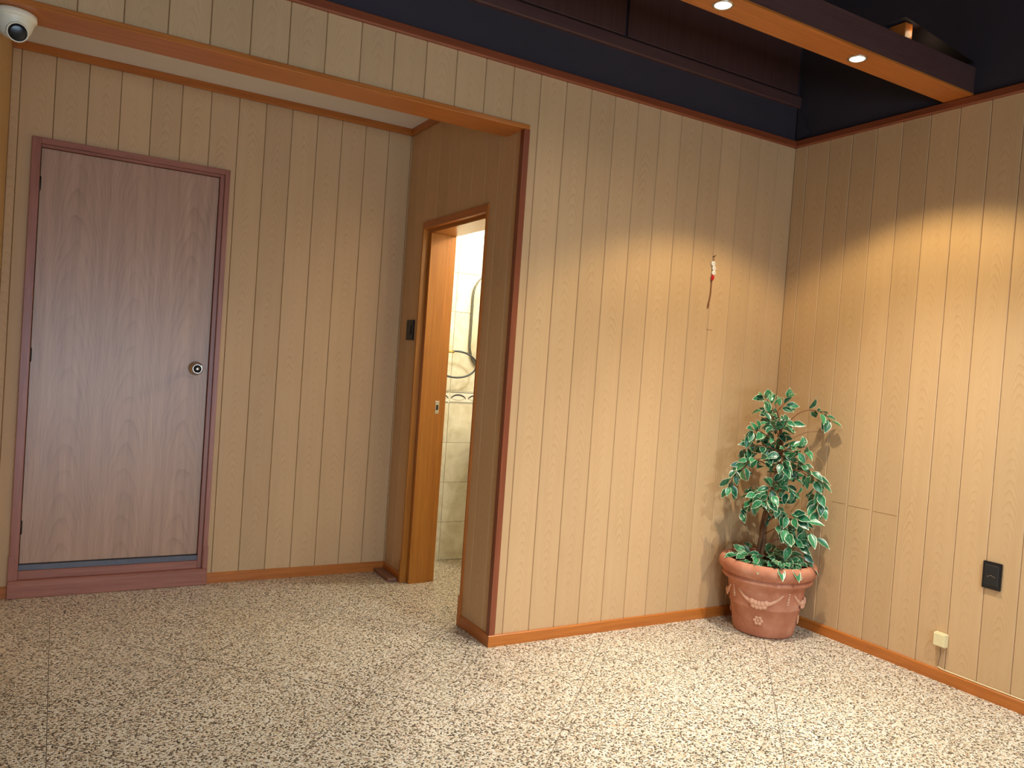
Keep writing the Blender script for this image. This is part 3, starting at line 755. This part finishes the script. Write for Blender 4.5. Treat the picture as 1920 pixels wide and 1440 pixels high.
# leaves: three shapes, folded along the midrib with a curling tip, rim coloured by the `inner` attribute
def leaf_mesh(L, Wd, fold, curl, twist):
    st = [(0, 0), (.12, .55), (.30, .95), (.48, 1.0), (.66, .78), (.82, .42), (.93, .14), (1.0, 0)]
    bm = bmesh.new(); lay = bm.verts.layers.float.new('inner')
    mid, inl, inr, oul, our = [], [], [], [], []
    for s, w in st:
        y = s*L; z = -curl*L*s*s; hw = w*Wd/2; tw = twist*s
        def mkv(x, inner):
            zz = z + fold*abs(x) + tw*x
            v = bm.verts.new((x, y, zz)); v[lay] = inner; return v
        mid.append(mkv(0, 1.0 if 0 < s < .9 else (.55 if s == 0 else .2)))
        if w > 0:
            inl.append(mkv(-hw*.70, .72 if s < .9 else .3)); inr.append(mkv(hw*.70, .72 if s < .9 else .3)); oul.append(mkv(-hw, 0)); our.append(mkv(hw, 0))
        else:
            for l_ in (inl, inr, oul, our): l_.append(None)
    for i in range(len(st)-1):
        for a, b in ((mid, inl), (inl, oul), (inr, mid), (our, inr)):
            vs_ = []
            for v in ((a[i], a[i+1], b[i+1], b[i])):
                if v is None: v = mid[i] if v is a[i] or v is b[i] else v
            q_ = [a[i] or mid[i], a[i+1] or mid[i+1], b[i+1] or mid[i+1], b[i] or mid[i]]
            u_ = []
            for v in q_:
                if v not in u_: u_.append(v)
            if len(u_) >= 3:
                try: bm.faces.new(u_)
                except ValueError: pass
    bmesh.ops.recalc_face_normals(bm, faces=bm.faces)
    me = bpy.data.meshes.new('leaf'); bm.to_mesh(me); bm.free(); me.materials.append(M_LEAF)
    for p in me.polygons: p.use_smooth = True
    return me
LM = [leaf_mesh(.068, .038, .35, .20, .15), leaf_mesh(.061, .035, .25, .35, -.25), leaf_mesh(.074, .036, .45, .10, .3), leaf_mesh(.055, .031, .30, .45, .0)]
rnd = random.Random(21)
nleaf = 0
FILL = []
def leaf(pos, direction, upn, scale=1.0, filler=False):
    global nleaf
    y = direction.normalized(); x = y.cross(upn)
    if x.length < 1e-3: x = y.cross(Vector((1, .3, .2)))
    x.normalize(); z = x.cross(y)
    if pos.x > -.02 or pos.y > -.02: pos = Vector((min(pos.x, -.02), min(pos.y, -.02), pos.z))
    tip = pos + y*.075*scale
    if tip.x > -.006: y = Vector((min(y.x, 0), y.y, y.z)).normalized()
    if tip.y > -.006: y = Vector((y.x, min(y.y, 0), y.z)).normalized()
    x = y.cross(z).normalized(); z = x.cross(y)
    m_ = Matrix((x, y, z)).transposed().to_4x4() @ Matrix.Diagonal((scale, scale, scale, 1)); m_.translation = pos - PC
    if filler:
        FILL.append((rnd.choice(LM), m_)); return
    o = bpy.data.objects.new('leaf', rnd.choice(LM)); COL.objects.link(o); o.parent = plant
    o.matrix_local = m_; nleaf += 1
TOLIGHT = (Vector((-.737, -.93, 2.6)) - Vector((-.26, -.26, .8))).normalized()
TOCAM = (Vector((-3.5, -3.1, 1.3)) - Vector((-.26, -.26, .8))).normalized()
def twig(root, ctrl, n, spread=.03, droop=.3, sc=1.0, thick=.0035, start=.25, mat_=None):
    """A twig from `root` through plant-local control points, with leaves set alternately along it."""
    P = [PL(*root)] + [PL(*c) for c in ctrl]
    P = [Vector((min(p.x, -.012), min(p.y, -.012), p.z)) for p in P]
    path = smooth_path(P, 6); N = len(path)
    tube('twig', path, [thick*(1-.7*i/(N-1)) for i in range(N)], mat_ or M_TWIG, plant, 6)
    for k in range(n):
        t = start+(1-start)*(k+.5)/n; i = min(int(t*(N-1)), N-2)
        p = path[i].lerp(path[i+1], t*(N-1)-i); tg = (path[i+1]-path[i]).normalized()
        side = Vector((rnd.gauss(0, 1), rnd.gauss(0, 1), rnd.gauss(0, .7))); side -= tg*side.dot(tg); side.normalize()
        dd = (side*1.0 + tg*.55 + Vector((0, 0, -droop)) + TOCAM*.25).normalized()
        up = (TOLIGHT*.8 + TOCAM*.55 + Vector((rnd.gauss(0, .45), rnd.gauss(0, .45), rnd.gauss(0, .45)))).normalized()
        off = side*rnd.uniform(.0, spread)
        leaf(p+off, dd, up, sc*rnd.uniform(.82, 1.15))
# (root on the trunk), control points (right, depth, height), leaves
twig((-.010, .01, 1.13), [(-.05, .02, 1.19), (-.085, .02, 1.235)], 9, .02, -.2)
twig((-.012, .01, 1.10), [(-.06, -.01, 1.14), (-.105, -.02, 1.15)], 8, .02, .3)
twig((-.012, .01, 1.15), [(.03, .04, 1.19), (.068, .05, 1.225)], 8, .02, -.3)
twig((.01, .01, 1.05), [(.06, .03, 1.10), (.115, .02, 1.155), (.175, 0, 1.172), (.235, -.015, 1.15), (.262, -.02, 1.118)], 13, .012, .35, .95, start=.52)
twig((.0, 0, 1.02), [(.0, -.05, 1.07), (.02, -.08, 1.12)], 13, .03, .2)
twig((.015, 0, 1.0), [(-.03, -.05, 1.06), (-.07, -.07, 1.105)], 12, .03, .2)
twig((.018, 0, .98), [(-.06, -.04, 1.02), (-.125, -.05, 1.05), (-.165, -.05, 1.045)], 11, .02, .3)
twig((.018, 0, .94), [(-.07, -.02, .97), (-.15, -.03, .965), (-.185, -.04, .93)], 12, .025, .4)
twig((.018, 0, .93), [(.03, -.07, .965), (.07, -.11, .975), (.125, -.10, .985)], 14, .025, .2)
twig((.018, 0, .90), [(.01, -.09, .93), (-.02, -.14, .91), (-.01, -.16, .86)], 12, .025, .5, 1.1)
twig((.018, .02, .93), [(-.02, .05, .96), (-.06, .06, .93)], 11, .03, .2)
twig((.01, 0, .86), [(-.08, -.05, .90), (-.16, -.09, .895), (-.205, -.09, .84)], 14, .025, .4, 1.08)
twig((.01, 0, .84), [(-.10, -.03, .89), (-.19, -.05, .87), (-.235, -.05, .79), (-.243, -.04, .725)], 17, .016, .7, .95, start=.5)
twig((.018, 0, .87), [(.07, -.02, .895), (.13, -.03, .885), (.165, -.05, .85)], 12, .03, .3)
twig((.012, 0, .83), [(.08, -.06, .86), (.15, -.09, .845), (.195, -.07, .77), (.215, -.06, .70), (.213, -.06, .645)], 24, .028, .6, 1.08, start=.35)
twig((.0, 0, .72), [(-.03, -.08, .76), (-.065, -.13, .745), (-.09, -.16, .69)], 20, .04, .3, 1.05)
twig((-.01, 0, .70), [(-.07, -.06, .725), (-.105, -.11, .69)], 12, .035, .4)
twig((-.01, 0, .69), [(-.07, .03, .685), (-.12, .03, .655), (-.165, .02, .615)], 13, .03, .4, .95)
twig((.0, 0, .71), [(.03, -.07, .765), (.055, -.11, .755)], 12, .03, .3)
twig((-.01, 0, .66), [(.02, -.04, .66), (.055, -.06, .625)], 10, .03, .5)
twig((-.036, 0, .55), [(.03, -.05, .63), (.09, -.10, .615), (.15, -.11, .565), (.175, -.10, .515)], 18, .03, .4, 1.15, start=.35)
twig((-.038, 0, .50), [(.02, -.08, .56), (.06, -.12, .53), (.075, -.13, .47)], 11, .028, .5, 1.12)
twig((-.04, 0, .45), [(.06, -.05, .50), (.13, -.09, .47), (.15, -.09, .42)], 10, .03, .4, 1.05)
# bare twigs
def bare(pts, mat_, r=.002):
    P = smooth_path([Vector((min(p.x, -.010), min(p.y, -.010), p.z)) for p in [PL(*c) for c in pts]], 6)
    tube('bare_twig', P, [r*(1-.5*i/(len(P)-1)) for i in range(len(P))], mat_, plant, 6)
bare([(.02, 0, .98), (.12, .03, 1.035), (.181, .02, 1.058), (.248, 0, 1.060)], M_TWIG)
bare([(.018, 0, .90), (.09, 0, .94), (.165, 0, .945), (.232, 0, .916), (.258, 0, .839), (.262, 0, .70), (.262, 0, .643)], M_DRYTWIG)
bare([(.165, 0, .945), (.2, 0, .891), (.208, 0, .858)], M_TWIG)
bare([(.12, -.05, .85), (.20, -.03, .80), (.245, 0, .72), (.270, 0, .662)], M_TWIG)
# low foliage filling the mouth of the pot, a few leaves hanging over the lip
for k in range(105):
    a = rnd.uniform(0, 2*math.pi) if k % 2 else A0 + rnd.gauss(0, .9); r = .19*math.sqrt(rnd.random())
    p = PC + Vector((r*math.cos(a), r*math.sin(a), .358+rnd.uniform(0, .035)+.035*(1-r/.19)))
    dd = Vector((math.cos(a), math.sin(a), rnd.uniform(-.1, .35))) + TOCAM*.5 + Vector((rnd.gauss(0,.4), rnd.gauss(0,.4), 0))
    up = (Vector((0,0,1)) + TOLIGHT*.4 + TOCAM*.5 + Vector((rnd.gauss(0,.35), rnd.gauss(0,.35), 0))).normalized()
    leaf(p, dd, up, rnd.uniform(.85, 1.15), True)
for da, sc in ((-.05, 1.1), (.16, 1.0), (.28, 1.15), (.38, 1.0), (.9, .9), (-.5, .8)):
    a = A0+da; p = PC + Vector((.215*math.cos(a), .215*math.sin(a), .384))
    leaf(p, Vector((math.cos(a), math.sin(a), -.75)), Vector((math.cos(a), math.sin(a), .9)).normalized(), sc)
# smaller leaves deep inside the crown, too many to tell apart
for (r_, d_, z_, sr, sz, n_) in ((-.02, .03, 1.10, .05, .05, 22), (-.04, .04, .97, .08, .05, 26), (.05, .03, .93, .07, .05, 20), (-.10, .0, .88, .07, .04, 16), (.09, .0, .83, .06, .05, 18), (-.05, .02, .71, .08, .04, 26), (.14, -.02, .72, .05, .06, 14), (.04, .0, .62, .06, .04, 12), (.10, -.04, .55, .05, .05, 14)):
    for k in range(n_):
        p = PL(r_+rnd.gauss(0, sr*.6), d_+rnd.gauss(0, .035), z_+rnd.gauss(0, sz*.6))
        dd = Vector((rnd.gauss(0, 1), rnd.gauss(0, 1), rnd.gauss(-.3, .7)))
        up = (TOLIGHT*.7 + TOCAM*.5 + Vector((rnd.gauss(0, .6), rnd.gauss(0, .6), rnd.gauss(0, .6)))).normalized()
        leaf(p, dd, up, rnd.uniform(.7, .95), True)
bm = bmesh.new()
for me_, m_ in FILL:
    n0 = len(bm.verts); bm.from_mesh(me_); bm.verts.ensure_lookup_table()
    bmesh.ops.transform(bm, matrix=m_, verts=bm.verts[n0:])
lay = bm.verts.layers.float.get('inner')
me_ = bpy.data.meshes.new('small_foliage'); bm.to_mesh(me_); bm.free(); me_.materials.append(M_LEAF)
fo = link('small_foliage', me_, PC, plant, None, True); fo['kind'] = 'stuff'
print('leaves', nleaf)
